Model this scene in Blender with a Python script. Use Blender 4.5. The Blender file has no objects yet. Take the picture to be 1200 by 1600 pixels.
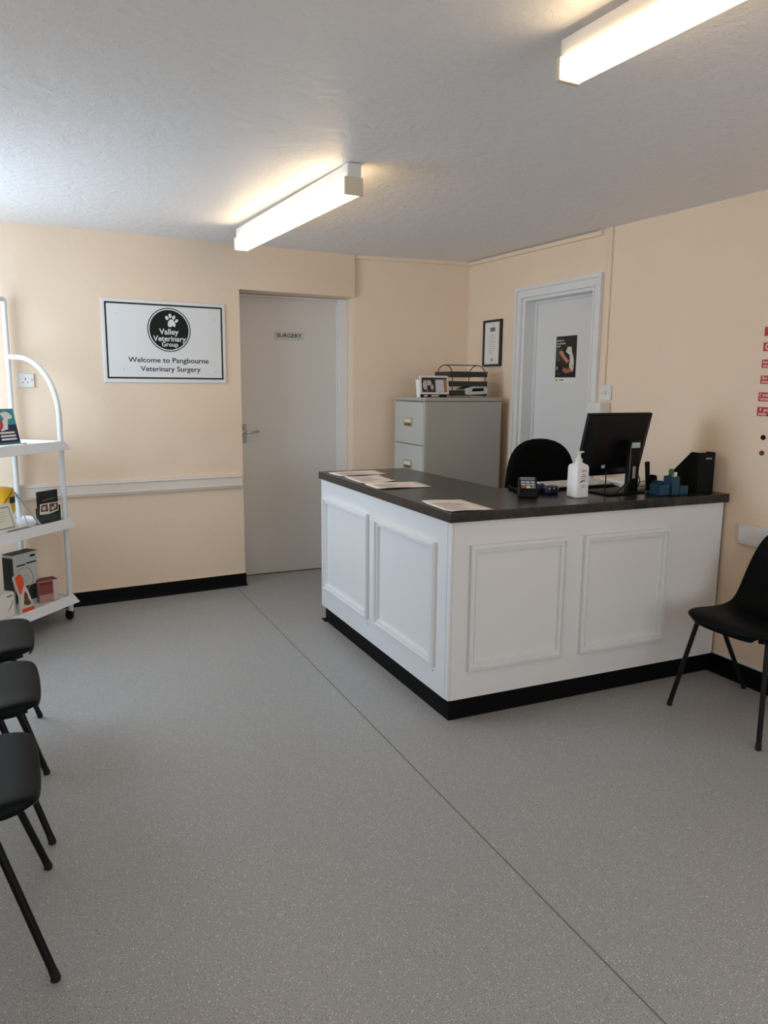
import bpy, bmesh, math, random
from mathutils import Vector, Matrix
random.seed(7)
S = bpy.context.scene
C = S.collection
PI = math.pi

# ------------------------------------------------------------------ camera, world, daylight, exposure
F = Vector((0.4087, 0.8974, -0.1659)).normalized()
RT = Vector((0.9104, -0.4133, 0.0089 * 0.986)); RT = (RT - F * RT.dot(F)).normalized()
UP = RT.cross(F)
cd = bpy.data.cameras.new('camera')
cam = bpy.data.objects.new('camera', cd); C.objects.link(cam)
M = Matrix((RT, UP, -F)).transposed().to_4x4(); M.translation = (0, 0, 1.455)
cam.matrix_world = M
cd.sensor_fit = 'HORIZONTAL'; cd.sensor_width = 36.0; cd.lens = 36.0 * 1186.44 / 1200.0
cd.clip_start = 0.05
S.camera = cam

w = bpy.data.worlds.new('world'); S.world = w; w.use_nodes = True
bg = w.node_tree.nodes['Background']
bg.inputs[0].default_value = (0.75, 0.87, 1.0, 1); bg.inputs[1].default_value = 1.0

def area(name, loc, direction, sx, sy, power, col):
    l = bpy.data.lights.new(name, 'AREA'); l.shape = 'RECTANGLE'; l.size = sx; l.size_y = sy
    l.energy = power; l.color = col
    o = bpy.data.objects.new(name, l); C.objects.link(o); o.location = loc
    o.rotation_euler = Vector(direction).to_track_quat('-Z', 'Z').to_euler()
    return o
# daylight entering the street window in the left wall; fill light added at an unseen front window behind the camera
area('daylight_left_window', (-1.12, 4.17, 1.50), (1, -0.12, -0.10), 1.35, 1.15, 52, (0.62, 0.81, 1.0))
area('fill_front_window', (1.3, -1.42, 1.45), (0, 1, 0.12), 2.0, 1.3, 27, (0.86, 0.93, 1.0))
S.view_settings.view_transform = 'Standard'
S.view_settings.look = 'None'
S.view_settings.exposure = 0.06
S.view_settings.gamma = 1.0
S.view_settings.use_curve_mapping = False

# ------------------------------------------------------------------ materials
def lin(c):
    return tuple(((v / 255) / 12.92 if v / 255 <= 0.04045 else ((v / 255 + 0.055) / 1.055) ** 2.4) for v in c) + (1,)
MATS = {}
def mat(name, rgb, rough=0.5, metal=0.0, bump=0.0, bscale=40.0, vary=0.0, vscale=6.0, rgb2=None, spec=None, emit=None, es=0):
    if name in MATS: return MATS[name]
    m = bpy.data.materials.new(name); m.use_nodes = True
    nt = m.node_tree; b = nt.nodes['Principled BSDF']
    b.inputs['Base Color'].default_value = lin(rgb)
    b.inputs['Roughness'].default_value = rough
    b.inputs['Metallic'].default_value = metal
    if spec is not None: b.inputs['Specular IOR Level'].default_value = spec
    if emit: b.inputs['Emission Color'].default_value = lin(emit); b.inputs['Emission Strength'].default_value = es
    tc = nt.nodes.new('ShaderNodeTexCoord')
    if vary > 0:
        n = nt.nodes.new('ShaderNodeTexNoise'); n.inputs['Scale'].default_value = vscale; n.inputs['Detail'].default_value = 4
        nt.links.new(tc.outputs['Object'], n.inputs['Vector'])
        r = nt.nodes.new('ShaderNodeValToRGB')
        a = lin(rgb); c2 = lin(rgb2) if rgb2 else tuple(v * (1 - vary) for v in a[:3]) + (1,)
        r.color_ramp.elements[0].position = 0.35; r.color_ramp.elements[1].position = 0.65
        r.color_ramp.elements[0].color = c2; r.color_ramp.elements[1].color = a
        nt.links.new(n.outputs['Fac'], r.inputs['Fac']); nt.links.new(r.outputs['Color'], b.inputs['Base Color'])
    if bump > 0:
        n = nt.nodes.new('ShaderNodeTexNoise'); n.inputs['Scale'].default_value = bscale; n.inputs['Detail'].default_value = 5
        nt.links.new(tc.outputs['Object'], n.inputs['Vector'])
        bp = nt.nodes.new('ShaderNodeBump'); bp.inputs['Strength'].default_value = bump; bp.inputs['Distance'].default_value = 0.01
        nt.links.new(n.outputs['Fac'], bp.inputs['Height']); nt.links.new(bp.outputs['Normal'], b.inputs['Normal'])
    MATS[name] = m
    return m

WALL = mat('cream_wall_paint', (244, 220, 194), 0.62, bump=0.12, bscale=25, vary=0.03, vscale=3)
WHITE = mat('white_gloss_paint', (232, 230, 228), 0.38, bump=0.03, bscale=60)
PANELW = mat('white_counter_paint', (233, 233, 233), 0.35, bump=0.02, bscale=80)
DOORW = mat('off_white_door_paint', (224, 219, 213), 0.45, bump=0.03, bscale=50)
BLACKV = mat('black_vinyl_skirting', (8, 8, 9), 0.6, spec=0.12)
PLASB = mat('black_grained_plastic', (5, 8, 10), 0.48, bump=0.15, bscale=400, spec=.1)
METB = mat('black_painted_steel', (8, 9, 10), 0.5, spec=0.25)
RUB = mat('black_rubber', (10, 10, 10), 0.8)
FABB = mat('black_fabric', (9, 9, 10), 0.95, bump=0.3, bscale=500, spec=0.15)
DEVB = mat('matt_black_plastic', (7, 7, 8), 0.5, spec=.2)
FRAMEB = mat('black_frame', (22, 16, 15), 0.4)
TROL = mat('white_powder_coat', (226, 228, 230), 0.4)
CABG = mat('grey_beige_steel', (178, 174, 164), 0.42, bump=0.02, bscale=120, vary=0.02)
CABF = mat('pale_grey_steel', (190, 190, 184), 0.42, bump=0.02, bscale=120)
PAPER = mat('white_paper', (236, 232, 226), 0.8)
PAPER2 = mat('pinkish_paper', (232, 221, 213), 0.8)
INK = mat('dark_ink', (18, 20, 23), 0.7, spec=.2)
GREYINK = mat('grey_ink', (150, 146, 142), 0.8)
GREEN = mat('dark_green_print', (8, 27, 21), 0.6, spec=.25)
SIGNW = mat('white_sign_board', (232, 232, 232), 0.35)
CHROME = mat('brushed_steel', (190, 188, 184), 0.28, metal=1.0)
RED = mat('red_vinyl', (190, 16, 28), 0.4)
TEAL = mat('teal_plastic', (12, 66, 90), 0.45)
NAVY = mat('navy_plastic', (18, 22, 52), 0.35)
YELL = mat('yellow_plastic', (240, 186, 20), 0.4)
ORNG = mat('orange_packet', (235, 84, 30), 0.4)
MAROON = mat('maroon_card', (118, 40, 36), 0.6)
PINKC = mat('dusty_pink_card', (184, 140, 132), 0.6)
BROWN = mat('brown_print', (110, 66, 48), 0.6)
SKIN = mat('skin_print', (196, 132, 104), 0.6)
FUR = mat('cream_fur_print', (214, 206, 186), 0.6)
CABD = mat('dark_grey_green_card', (56, 60, 50), 0.6)
BOXG = mat('pale_grey_card', (202, 204, 198), 0.6)
TEALP = mat('teal_print', (60, 150, 165), 0.6)
NAVYP = mat('navy_print', (20, 34, 72), 0.6)
CLEAR = mat('frosted_acrylic', (186, 196, 200), 0.2)
SOCK = mat('white_switch_plastic', (228, 226, 220), 0.35)
GOLD = mat('brass_label_holder', (176, 164, 130), 0.4, metal=0.3)
WIRE = mat('dark_wire_mesh', (62, 60, 54), 0.5, metal=0.4)
CREAMP = mat('cream_end_cap', (222, 208, 184), 0.5)
LAMP = mat('lit_tube_diffuser', (255, 244, 224), 0.4, emit=(255, 222, 172), es=7.0)
LIME = mat('green_pen', (40, 110, 60), 0.5)
GLASS = mat('label_silver', (176, 198, 190), 0.3)
SEAMB = mat('seam_dark', (60, 58, 56), 0.8)

def floor_mat():
    m = bpy.data.materials.new('speckled_grey_vinyl'); m.use_nodes = True
    nt = m.node_tree; b = nt.nodes['Principled BSDF']; N = nt.nodes.new; L = nt.links.new
    tc = N('ShaderNodeTexCoord')
    n1 = N('ShaderNodeTexNoise'); n1.inputs['Scale'].default_value = 330; n1.inputs['Detail'].default_value = 3
    L(tc.outputs['Object'], n1.inputs['Vector'])
    r1 = N('ShaderNodeValToRGB'); r1.color_ramp.elements[0].position = 0.34; r1.color_ramp.elements[1].position = 0.68
    r1.color_ramp.elements[0].color = lin((128, 128, 127)); r1.color_ramp.elements[1].color = lin((182, 182, 181))
    L(n1.outputs['Fac'], r1.inputs['Fac'])
    v = N('ShaderNodeTexVoronoi'); v.inputs['Scale'].default_value = 165
    L(tc.outputs['Object'], v.inputs['Vector'])
    lt = N('ShaderNodeMath'); lt.operation = 'LESS_THAN'; lt.inputs[1].default_value = 0.24
    L(v.outputs['Distance'], lt.inputs[0])
    sep = N('ShaderNodeSeparateColor'); L(v.outputs['Color'], sep.inputs[0])
    gt = N('ShaderNodeMath'); gt.operation = 'GREATER_THAN'; gt.inputs[1].default_value = 0.62
    L(sep.outputs[0], gt.inputs[0])
    mu = N('ShaderNodeMath'); mu.operation = 'MULTIPLY'; L(lt.outputs[0], mu.inputs[0]); L(gt.outputs[0], mu.inputs[1])
    mx = N('ShaderNodeMix'); mx.data_type = 'RGBA'
    L(mu.outputs[0], mx.inputs[0]); L(r1.outputs['Color'], mx.inputs[6]); mx.inputs[7].default_value = lin((232, 228, 214))
    lt2 = N('ShaderNodeMath'); lt2.operation = 'LESS_THAN'; lt2.inputs[1].default_value = 0.28
    L(sep.outputs[1], lt2.inputs[0])
    mu2 = N('ShaderNodeMath'); mu2.operation = 'MULTIPLY'; L(lt.outputs[0], mu2.inputs[0]); L(lt2.outputs[0], mu2.inputs[1])
    mx2 = N('ShaderNodeMix'); mx2.data_type = 'RGBA'
    L(mu2.outputs[0], mx2.inputs[0]); L(mx.outputs[2], mx2.inputs[6]); mx2.inputs[7].default_value = lin((98, 95, 90))
    L(mx2.outputs[2], b.inputs['Base Color'])
    b.inputs['Roughness'].default_value = 0.42
    return m
def ceil_mat():
    m = bpy.data.materials.new('brushed_plaster_ceiling'); m.use_nodes = True
    nt = m.node_tree; b = nt.nodes['Principled BSDF']; N = nt.nodes.new; L = nt.links.new
    b.inputs['Base Color'].default_value = lin((240, 238, 238)); b.inputs['Roughness'].default_value = 0.45
    tc = N('ShaderNodeTexCoord')
    n = N('ShaderNodeTexNoise'); n.inputs['Scale'].default_value = 9; n.inputs['Detail'].default_value = 6; n.inputs['Distortion'].default_value = 1.6
    n2 = N('ShaderNodeTexNoise'); n2.inputs['Scale'].default_value = 55; n2.inputs['Detail'].default_value = 3; n2.inputs['Distortion'].default_value = 2.0
    L(tc.outputs['Object'], n.inputs['Vector']); L(tc.outputs['Object'], n2.inputs['Vector'])
    ramp = N('ShaderNodeValToRGB'); ramp.color_ramp.elements[0].position = 0.56; ramp.color_ramp.elements[1].position = 0.72
    L(n2.outputs['Fac'], ramp.inputs['Fac'])
    ad = N('ShaderNodeMath'); ad.operation = 'MULTIPLY_ADD'; ad.inputs[1].default_value = 0.35
    L(ramp.outputs['Color'], ad.inputs[0]); L(n.outputs['Fac'], ad.inputs[2])
    bp = N('ShaderNodeBump'); bp.inputs['Strength'].default_value = 0.55; bp.inputs['Distance'].default_value = 0.012
    L(ad.outputs[0], bp.inputs['Height']); L(bp.outputs['Normal'], b.inputs['Normal'])
    return m
def worktop_mat():
    m = bpy.data.materials.new('dark_slate_laminate'); m.use_nodes = True
    nt = m.node_tree; b = nt.nodes['Principled BSDF']; N = nt.nodes.new; L = nt.links.new
    tc = N('ShaderNodeTexCoord')
    n = N('ShaderNodeTexNoise'); n.inputs['Scale'].default_value = 14; n.inputs['Detail'].default_value = 8; n.inputs['Roughness'].default_value = 0.7
    L(tc.outputs['Object'], n.inputs['Vector'])
    r = N('ShaderNodeValToRGB'); r.color_ramp.elements[0].position = 0.35; r.color_ramp.elements[1].position = 0.7
    r.color_ramp.elements[0].color = lin((18, 18, 19)); r.color_ramp.elements[1].color = lin((56, 52, 49))
    L(n.outputs['Fac'], r.inputs['Fac']); L(r.outputs['Color'], b.inputs['Base Color'])
    b.inputs['Roughness'].default_value = 0.27
    return m
FLOOR, CEIL, WTOP = floor_mat(), ceil_mat(), worktop_mat()

# ------------------------------------------------------------------ mesh helpers
class MB:
    def __init__(s): s.bm = bmesh.new()
    def box(s, x0, x1, y0, y1, z0, z1, rot=None, piv=None):
        vs = [s.bm.verts.new((x, y, z)) for x in (x0, x1) for y in (y0, y1) for z in (z0, z1)]
        for f in ((0, 1, 3, 2), (4, 6, 7, 5), (0, 4, 5, 1), (2, 3, 7, 6), (0, 2, 6, 4), (1, 5, 7, 3)):
            s.bm.faces.new([vs[i] for i in f])
        if rot:
            bmesh.ops.rotate(s.bm, verts=vs, cent=piv or (0, 0, 0), matrix=rot)
        return s
    def prism(s, pts, vec):
        """polygon (3D points) extruded by a vector"""
        vec = Vector(vec)
        a = [s.bm.verts.new(p) for p in pts]; b = [s.bm.verts.new(Vector(p) + vec) for p in pts]
        s.bm.faces.new(a); s.bm.faces.new(b[::-1])
        n = len(pts)
        for i in range(n): s.bm.faces.new((a[i], b[i], b[(i + 1) % n], a[(i + 1) % n]))
        return s
    def tube(s, path, r, seg=10, radii=None, caps=True):
        path = [Vector(p) for p in path]; rings = []
        prev = None
        for i, p in enumerate(path):
            if i == 0: t = path[1] - p
            elif i == len(path) - 1: t = p - path[-2]
            else: t = (path[i + 1] - p).normalized() + (p - path[i - 1]).normalized()
            t.normalize()
            if prev is None:
                a = t.cross(Vector((0, 0, 1)))
                if a.length < 0.05: a = t.cross(Vector((1, 0, 0)))
                a.normalize()
            else:
                a = prev - t * prev.dot(t); a.normalize()
            prev = a; b = t.cross(a)
            rr = radii[i] if radii else r
            rings.append([s.bm.verts.new(p + (a * math.cos(2 * PI * k / seg) + b * math.sin(2 * PI * k / seg)) * rr) for k in range(seg)])
        for i in range(len(rings) - 1):
            for k in range(seg):
                s.bm.faces.new((rings[i][k], rings[i][(k + 1) % seg], rings[i + 1][(k + 1) % seg], rings[i + 1][k]))
        if caps: s.bm.faces.new(rings[0][::-1]); s.bm.faces.new(rings[-1])
        return s
    def lathe(s, prof, c=(0, 0, 0), seg=24, axis='z', sx=1, sy=1):
        rings = []
        for r, h in prof:
            ring = []
            for k in range(seg):
                a = 2 * PI * k / seg
                p = {'z': (r * math.cos(a) * sx, r * math.sin(a) * sy, h), 'x': (h, r * math.cos(a), r * math.sin(a)), 'y': (r * math.cos(a), h, r * math.sin(a))}[axis]
                ring.append(s.bm.verts.new(Vector(p) + Vector(c)))
            rings.append(ring)
        for i in range(len(rings) - 1):
            for k in range(seg):
                s.bm.faces.new((rings[i][k], rings[i][(k + 1) % seg], rings[i + 1][(k + 1) % seg], rings[i + 1][k]))
        s.bm.faces.new(rings[0][::-1]); s.bm.faces.new(rings[-1])
        return s
    def build(s, name, m, parent=None, bevel=0, smooth=False, sub=0, solid=0, seg=2):
        bmesh.ops.recalc_face_normals(s.bm, faces=s.bm.faces[:])
        me = bpy.data.meshes.new(name); s.bm.to_mesh(me); s.bm.free()
        for q in (m if isinstance(m, (list, tuple)) else [m]): me.materials.append(q)
        o = bpy.data.objects.new(name, me); C.objects.link(o)
        if parent: o.parent = parent
        if solid:
            md = o.modifiers.new('solid', 'SOLIDIFY'); md.thickness = solid; md.offset = 0
        if bevel:
            md = o.modifiers.new('bevel', 'BEVEL'); md.width = bevel; md.segments = seg; md.limit_method = 'ANGLE'; md.angle_limit = math.radians(35)
        if sub:
            md = o.modifiers.new('sub', 'SUBSURF'); md.levels = sub; md.render_levels = sub
        if smooth or bevel:
            for p in me.polygons: p.use_smooth = True
            if not sub and hasattr(me, 'set_sharp_from_angle'): me.set_sharp_from_angle(angle=math.radians(40))
        return o
def thing(name, label, cat, loc=(0, 0, 0), rz=0, group=None):
    o = bpy.data.objects.new(name, None); C.objects.link(o); o.empty_display_size = 0.05
    o.location = loc; o.rotation_euler = (0, 0, rz)
    o['label'] = label; o['category'] = cat
    if group: o['group'] = group
    return o
def tag(o, label, cat, group=None):
    o['label'] = label; o['category'] = cat
    if group: o['group'] = group
    return o
def struct(o): o['kind'] = 'structure'; return o
def plabel(o, t): o['label'] = t; return o
def dup(root, loc, rz, label):
    r = root.copy(); C.objects.link(r); r.location = loc; r.rotation_euler = (0, 0, rz); r['label'] = label
    for ch in list(root.children):
        c = ch.copy(); C.objects.link(c); c.parent = r
        for g in ch.children:
            d = g.copy(); C.objects.link(d); d.parent = c
    return r

# flat print on a face: local x runs right, z up, the face looks along -y
class Print:
    def __init__(s, y=0.0, t=0.0006): s.mb = MB(); s.y = y; s.t = t
    def poly(s, pts): s.mb.prism([(x, s.y, z) for x, z in pts], (0, -s.t, 0)); return s
    def rect(s, x0, x1, z0, z1): return s.poly([(x0, z0), (x1, z0), (x1, z1), (x0, z1)])
    def ell(s, cx, cz, rx, rz, rot=0, n=28):
        c, q = math.cos(rot), math.sin(rot)
        return s.poly([(cx + rx * math.cos(a) * c - rz * math.sin(a) * q, cz + rx * math.cos(a) * q + rz * math.sin(a) * c) for a in [2 * PI * k / n for k in range(n)]])
    def ring(s, cx, cz, r, w, n=48):
        bm = s.mb.bm; R = []
        for rr in (r, r - w):
            for yy in (s.y, s.y - s.t):
                R.append([bm.verts.new((cx + rr * math.cos(2 * PI * k / n), yy, cz + rr * math.sin(2 * PI * k / n))) for k in range(n)])
        for a, b in ((0, 1), (1, 3), (3, 2), (2, 0)):
            for k in range(n): bm.faces.new((R[a][k], R[a][(k + 1) % n], R[b][(k + 1) % n], R[b][k]))
        return s
    def text(s, st, x0, x1, z0, z1, bold=0.0):
        """lettering fitted to the box; z0..z1 spans baseline to cap height"""
        cu = bpy.data.curves.new('t', 'FONT'); cu.body = st; cu.offset = bold; cu.resolution_u = 3
        to = bpy.data.objects.new('t', cu); me = bpy.data.meshes.new_from_object(to)
        bpy.data.objects.remove(to)
        xs = [v.co.x for v in me.vertices]
        cap = 0.63
        sx = (x1 - x0) / (max(xs) - min(xs)); sz = (z1 - z0) / cap; mx = min(xs)
        bm = bmesh.new(); bm.from_mesh(me); bpy.data.meshes.remove(me); bpy.data.curves.remove(cu)
        for v in bm.verts: v.co = Vector((x0 + (v.co.x - mx) * sx, s.y - s.t, z0 + v.co.y * sz))
        tmp = bpy.data.meshes.new('tmp'); bm.to_mesh(tmp); bm.free(); s.mb.bm.from_mesh(tmp); bpy.data.meshes.remove(tmp)
        return s
    def lines(s, x0, x1, z0, z1, n, h=0.35, rnd=0.3):
        st = (z1 - z0) / n
        for i in range(n):
            z = z1 - (i + 0.5) * st; e = x1 - random.random() * rnd * (x1 - x0)
            s.rect(x0, e, z - st * h / 2, z + st * h / 2)
        return s
    def build(s, name, m, parent, label=None):
        bm = s.mb.bm
        me = bpy.data.meshes.new(name); bmesh.ops.recalc_face_normals(bm, faces=bm.faces[:]); bm.to_mesh(me); bm.free(); me.materials.append(m)
        o = bpy.data.objects.new(name, me); C.objects.link(o); o.parent = parent
        if label: o['label'] = label
        return o

# ------------------------------------------------------------------ room shell
RX, LX = 3.127, -1.0
YF = -1.4
DY2 = 5.5735                       # plane of the surgery door
XL, XR = 1.3145, 2.204             # doorway of the surgery door
D1 = lambda x: 5.3153 + 0.0904 * (x - 1.3)
H = lambda x, y: 2.2925 + 0.0041 * x + 0.0143 * y + 0.012
YC = 5.293
struct(MB().prism([(LX - .2, YF - .2, 0), (RX + .3, YF - .2, 0), (RX + .3, 6.0, 0), (LX - .2, 6.0, 0)], (0, 0, -0.08)).build('floor', FLOOR))
seam = MB().prism([(1.238, YF, 0.0), (1.243, YF, 0.0), (1.243, 5.24, 0.0), (1.238, 5.24, 0.0)], (0, 0, 0.0006))
struct(seam.build('trim_1', mat('floor_weld_seam', (112, 108, 100), 0.6)))
cb = MB()
pts = [(LX - .2, YF - .2), (RX + .3, YF - .2), (RX + .3, 6.0), (LX - .2, 6.0)]
cb.prism([(x, y, H(x, y)) for x, y in pts], (0, 0, 0.1))
struct(cb.build('ceiling', CEIL))
wb = MB()
TOP = 2.46
def vprism(mb, pts, z0, z1): mb.prism([(x, y, z0) for x, y in pts], (0, 0, z1 - z0))
vprism(wb, [(LX - .2, D1(LX - .2)), (XL, D1(XL)), (XL, 5.95), (LX - .2, 5.95)], 0, TOP)
vprism(wb, [(XL, D1(XL)), (XR, D1(XR)), (XR, 5.95), (XL, 5.95)], 2.09, TOP)
vprism(wb, [(XR, D1(XR) + .032), (RX + .25, YC - .03), (RX + .25, 5.95), (XR, 5.95)], 0, TOP)
struct(wb.build('wall_back', WALL))
# right wall with the rear doorway
DA, DB, DZ = 3.805, 4.562, 2.05
wr = MB()
wr.box(RX, RX + .25, YF - .2, DA, 0, TOP); wr.box(RX, RX + .25, DB, YC + .03, 0, TOP); wr.box(RX, RX + .25, DA, DB, DZ, TOP)
struct(wr.build('wall_right', WALL))
# left wall with window
WA, WB_, WZ0, WZ1 = 3.45, 4.88, 0.92, 2.12
wl = MB()
wl.box(LX - .2, LX, YF - .2, WA, 0, TOP); wl.box(LX - .2, LX, WB_, 5.3, 0, TOP)
wl.box(LX - .2, LX, WA, WB_, 0, WZ0); wl.box(LX - .2, LX, WA, WB_, WZ1, TOP)
struct(wl.build('wall_left', WALL))
wf = MB()
wf.box(LX, .2, YF - .2, YF, 0, TOP); wf.box(2.4, RX, YF - .2, YF, 0, TOP)
wf.box(.2, 2.4, YF - .2, YF, 0, .7); wf.box(.2, 2.4, YF - .2, YF, 2.15, TOP)
struct(wf.build('wall_front', WALL))
def winframe(name, axis, a0, a1, z0, z1, p0, n):
    t = bpy.data.objects.new(name, None); C.objects.link(t); struct(t)
    fr = MB(); wd = .05
    def bx(u0, u1, v0, v1):
        if axis == 'y': fr.box(p0, p0 + .06, u0, u1, v0, v1)
        else: fr.box(u0, u1, p0, p0 + .06, v0, v1)
    bx(a0, a1, z0, z0 + wd); bx(a0, a1, z1 - wd, z1); bx(a0, a0 + wd, z0 + wd, z1 - wd); bx(a1 - wd, a1, z0 + wd, z1 - wd)
    for k in range(1, n):
        c = a0 + (a1 - a0) * k / n; bx(c - .02, c + .02, z0 + wd, z1 - wd)
    fr.build('window_frame', WHITE, t, bevel=.004)
    return t
winframe('window_1', 'y', WA, WB_, WZ0, WZ1, LX - .09, 3)
winframe('window_2', 'x', .2, 2.4, .7, 2.15, YF - .09, 2)  # unseen front window, added to go with the fill light

# surgery door (door_1)
d = bpy.data.objects.new('door_1', None); C.objects.link(d); struct(d)
leaf = MB().box(XL + .004, 2.128, DY2, DY2 + .044, .006, 2.084).build('door_leaf', DOORW, d, bevel=.002)
hp = MB().box(1.372, 1.408, DY2 - .006, DY2, 1.015, 1.155).build('handle_plate', mat('dull_steel', (150, 146, 138), .35, metal=.8), d, bevel=.002)
hd = MB(); hd.tube([(1.39, DY2 - .004, 1.094), (1.39, DY2 - .05, 1.094), (1.40, DY2 - .055, 1.094), (1.45, DY2 - .055, 1.098), (1.495, DY2 - .052, 1.104)], .008)
hd.lathe([(.014, 0), (.014, -.01)], (1.39, DY2 - .004, 1.094), 16, 'y')
hd.build('handle', CHROME, d, smooth=True)
struct(MB().box(2.130, XR - .001, DY2 - .035, DY2 + .04, 0, 2.088).box(2.118, 2.130, DY2 - .014, DY2 - .001, 0, 2.07).box(XL + .002, 2.130, DY2 - .014, DY2 - .001, 2.072, 2.088).build('trim_2', WHITE, bevel=.003))
struct(MB().box(XL, XR, DY2 + .06, DY2 + .08, 0, 2.1).box(XL + .005, 2.128, DY2 + .005, DY2 + .05, .0005, .003).build('trim_3', SEAMB))  # unseen dark board behind the leaf; dark strip stands for floor gap shade
sp = thing('door_sign', 'small grey plate reading SURGERY on the white surgery door', 'sign', (1.7485, DY2 - .001, 1.8045))
MB().box(-.116, .116, -.003, 0, -.031, .031).build('plate', mat('grey_plate', (206, 207, 200), .4), sp, bevel=.0015)
Print(-.003).text('SURGERY', -.096, .096, -.0125, .0125, .012).build('lettering', INK, sp)

# rear door in the right wall (door_2): local x -> -Y world, outward -y -> -X world
d2 = bpy.data.objects.new('door_2', None); C.objects.link(d2); struct(d2)
MB().box(RX + .10, RX + .144, DA + .002, DB - .03, .006, DZ - .022).build('door_leaf', mat('white_door_paint', (226, 225, 223), .42, bump=.03, bscale=50), d2, bevel=.002)
fr = MB()
cw = .073
def casing_frame(mb, i0, i1, x0, x1):
    """three-sided mitred band round the opening, from i0 to i1 outside its edge"""
    a, b = i0, i1
    mb.prism([(x0, DA - a, 0), (x0, DA - b, 0), (x0, DA - b, DZ + b), (x0, DA - a, DZ + a)], (x1 - x0, 0, 0))
    mb.prism([(x0, DB + a, 0), (x0, DB + b, 0), (x0, DB + b, DZ + b), (x0, DB + a, DZ + a)], (x1 - x0, 0, 0))
    mb.prism([(x0, DA - a, DZ + a), (x0, DA - b, DZ + b), (x0, DB + b, DZ + b), (x0, DB + a, DZ + a)], (x1 - x0, 0, 0))
casing_frame(fr, 0, .014, RX - .020, RX); casing_frame(fr, .014, .050, RX - .014, RX); casing_frame(fr, .050, cw, RX - .024, RX)
struct(fr.build('trim_4', WHITE, bevel=.001))
ln = MB()
ln.box(RX - .001, RX + .15, DB - .028, DB, 0, DZ - .02); ln.box(RX - .001, RX + .15, DA, DA + .003, 0, DZ - .02); ln.box(RX - .001, RX + .15, DA, DB, DZ - .02, DZ)
ln.box(RX + .085, RX + .10, DB - .042, DB - .028, 0, DZ - .036); ln.box(RX + .085, RX + .10, DA + .003, DB - .028, DZ - .036, DZ - .02)
struct(ln.build('trim_5', WHITE))
struct(MB().box(RX + .16, RX + .2, DA, DB, 0, DZ).build('trim_6', SEAMB))

# skirtings, rails, conduits
def skirt_prism(mb, a, b, nrm, h=.092, fl=.024):
    a, b, n = Vector((a[0], a[1], 0)), Vector((b[0], b[1], 0)), Vector((nrm[0], nrm[1], 0)).normalized()
    prof = [(0, 0), (fl, 0), (max(.0071, fl * .5), .010), (.0073, .022), (.007, h), (0, h)]
    mb.prism([a + n * p + Vector((0, 0, z)) for p, z in prof], b - a)
sk = MB(); wn = Vector((.0904, -1, 0)).normalized()
skirt_prism(sk, (LX, D1(LX)), (XL + .006, D1(XL + .006)), wn)
sk.prism([(XL + z_, D1(XL) + y_, 0) for z_, y_ in ((-.02, -.008), (.012, -.022), (.012, .10), (-.02, .10))], (0, 0, .010))
sk.box(XL - .002, XL + .007, D1(XL) - .007, DY2 - .02, 0, .092)
struct(sk.build('baseboard_back', BLACKV))
sk = MB(); skirt_prism(sk, (XR + .02, D1(XR) + .03), (RX, YC), (-.14, -1), .09); struct(sk.build('baseboard_back_corner', BLACKV))
sk = MB(); skirt_prism(sk, (RX, YF), (RX, 2.74), (-1, 0), .096); struct(sk.build('baseboard_right', BLACKV))
sk = MB(); skirt_prism(sk, (LX, YF), (LX, 5.1), (1, 0), .092); struct(sk.build('baseboard_left', BLACKV))
struct(MB().box(RX - .010, RX, YF, 2.72, .096, .106).build('trim_7', WHITE, bevel=.002))
cap = MB(); cap.prism([(LX, D1(LX), .092), (XL, D1(XL), .092), (XL, D1(XL) - .008, .092), (LX, D1(LX) - .008, .092)], (0, 0, .007)); struct(cap.build('trim_8', WALL))
rl = MB()
for t0, z0, z1 in ((.020, .723, .820), (.026, .735, .745), (.026, .798, .806)):
    rl.prism([(LX, D1(LX), z0), (1.306, D1(1.306), z0), (1.306, D1(1.306) - t0, z0), (LX, D1(LX) - t0, z0)], (0, 0, z1 - z0))
struct(rl.build('trim_9', mat('cream_white_trunking', (232, 222, 210), .4), bevel=.003))
struct(MB().box(RX - .022, RX, YF, 2.617, .70, .797).box(RX - .027, RX - .02, YF, 2.617, .712, .72).build('trim_10', WHITE, bevel=.003))
struct(MB().box(RX - .003, RX, YF, 2.58, .848, .852).build('trim_11', WALL))
cn = MB()
cn.prism([(RX, 3.755, H(RX, 3.755) - .034), (RX, YC, H(RX, YC) - .034), (RX - .022, YC, H(RX, YC) - .034), (RX - .022, 3.755, H(RX, 3.755) - .034)], (0, 0, .026))
struct(cn.build('trim_12', WALL, bevel=.003))
struct(MB().box(RX - .014, RX, 3.665, 3.688, 1.458, 2.37).build('trim_13', WALL, bevel=.003))
cv = MB()
cv.prism([(XR + .005, D1(XR) + .032, H(2.2, 5.4) - .022), (RX, YC, H(RX, YC) - .03), (RX, YC - .012, H(RX, YC) - .03), (XR + .005, D1(XR) + .012, H(2.2, 5.4) - .022)], (0, 0, .03))
struct(cv.build('trim_14', WALL))

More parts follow.
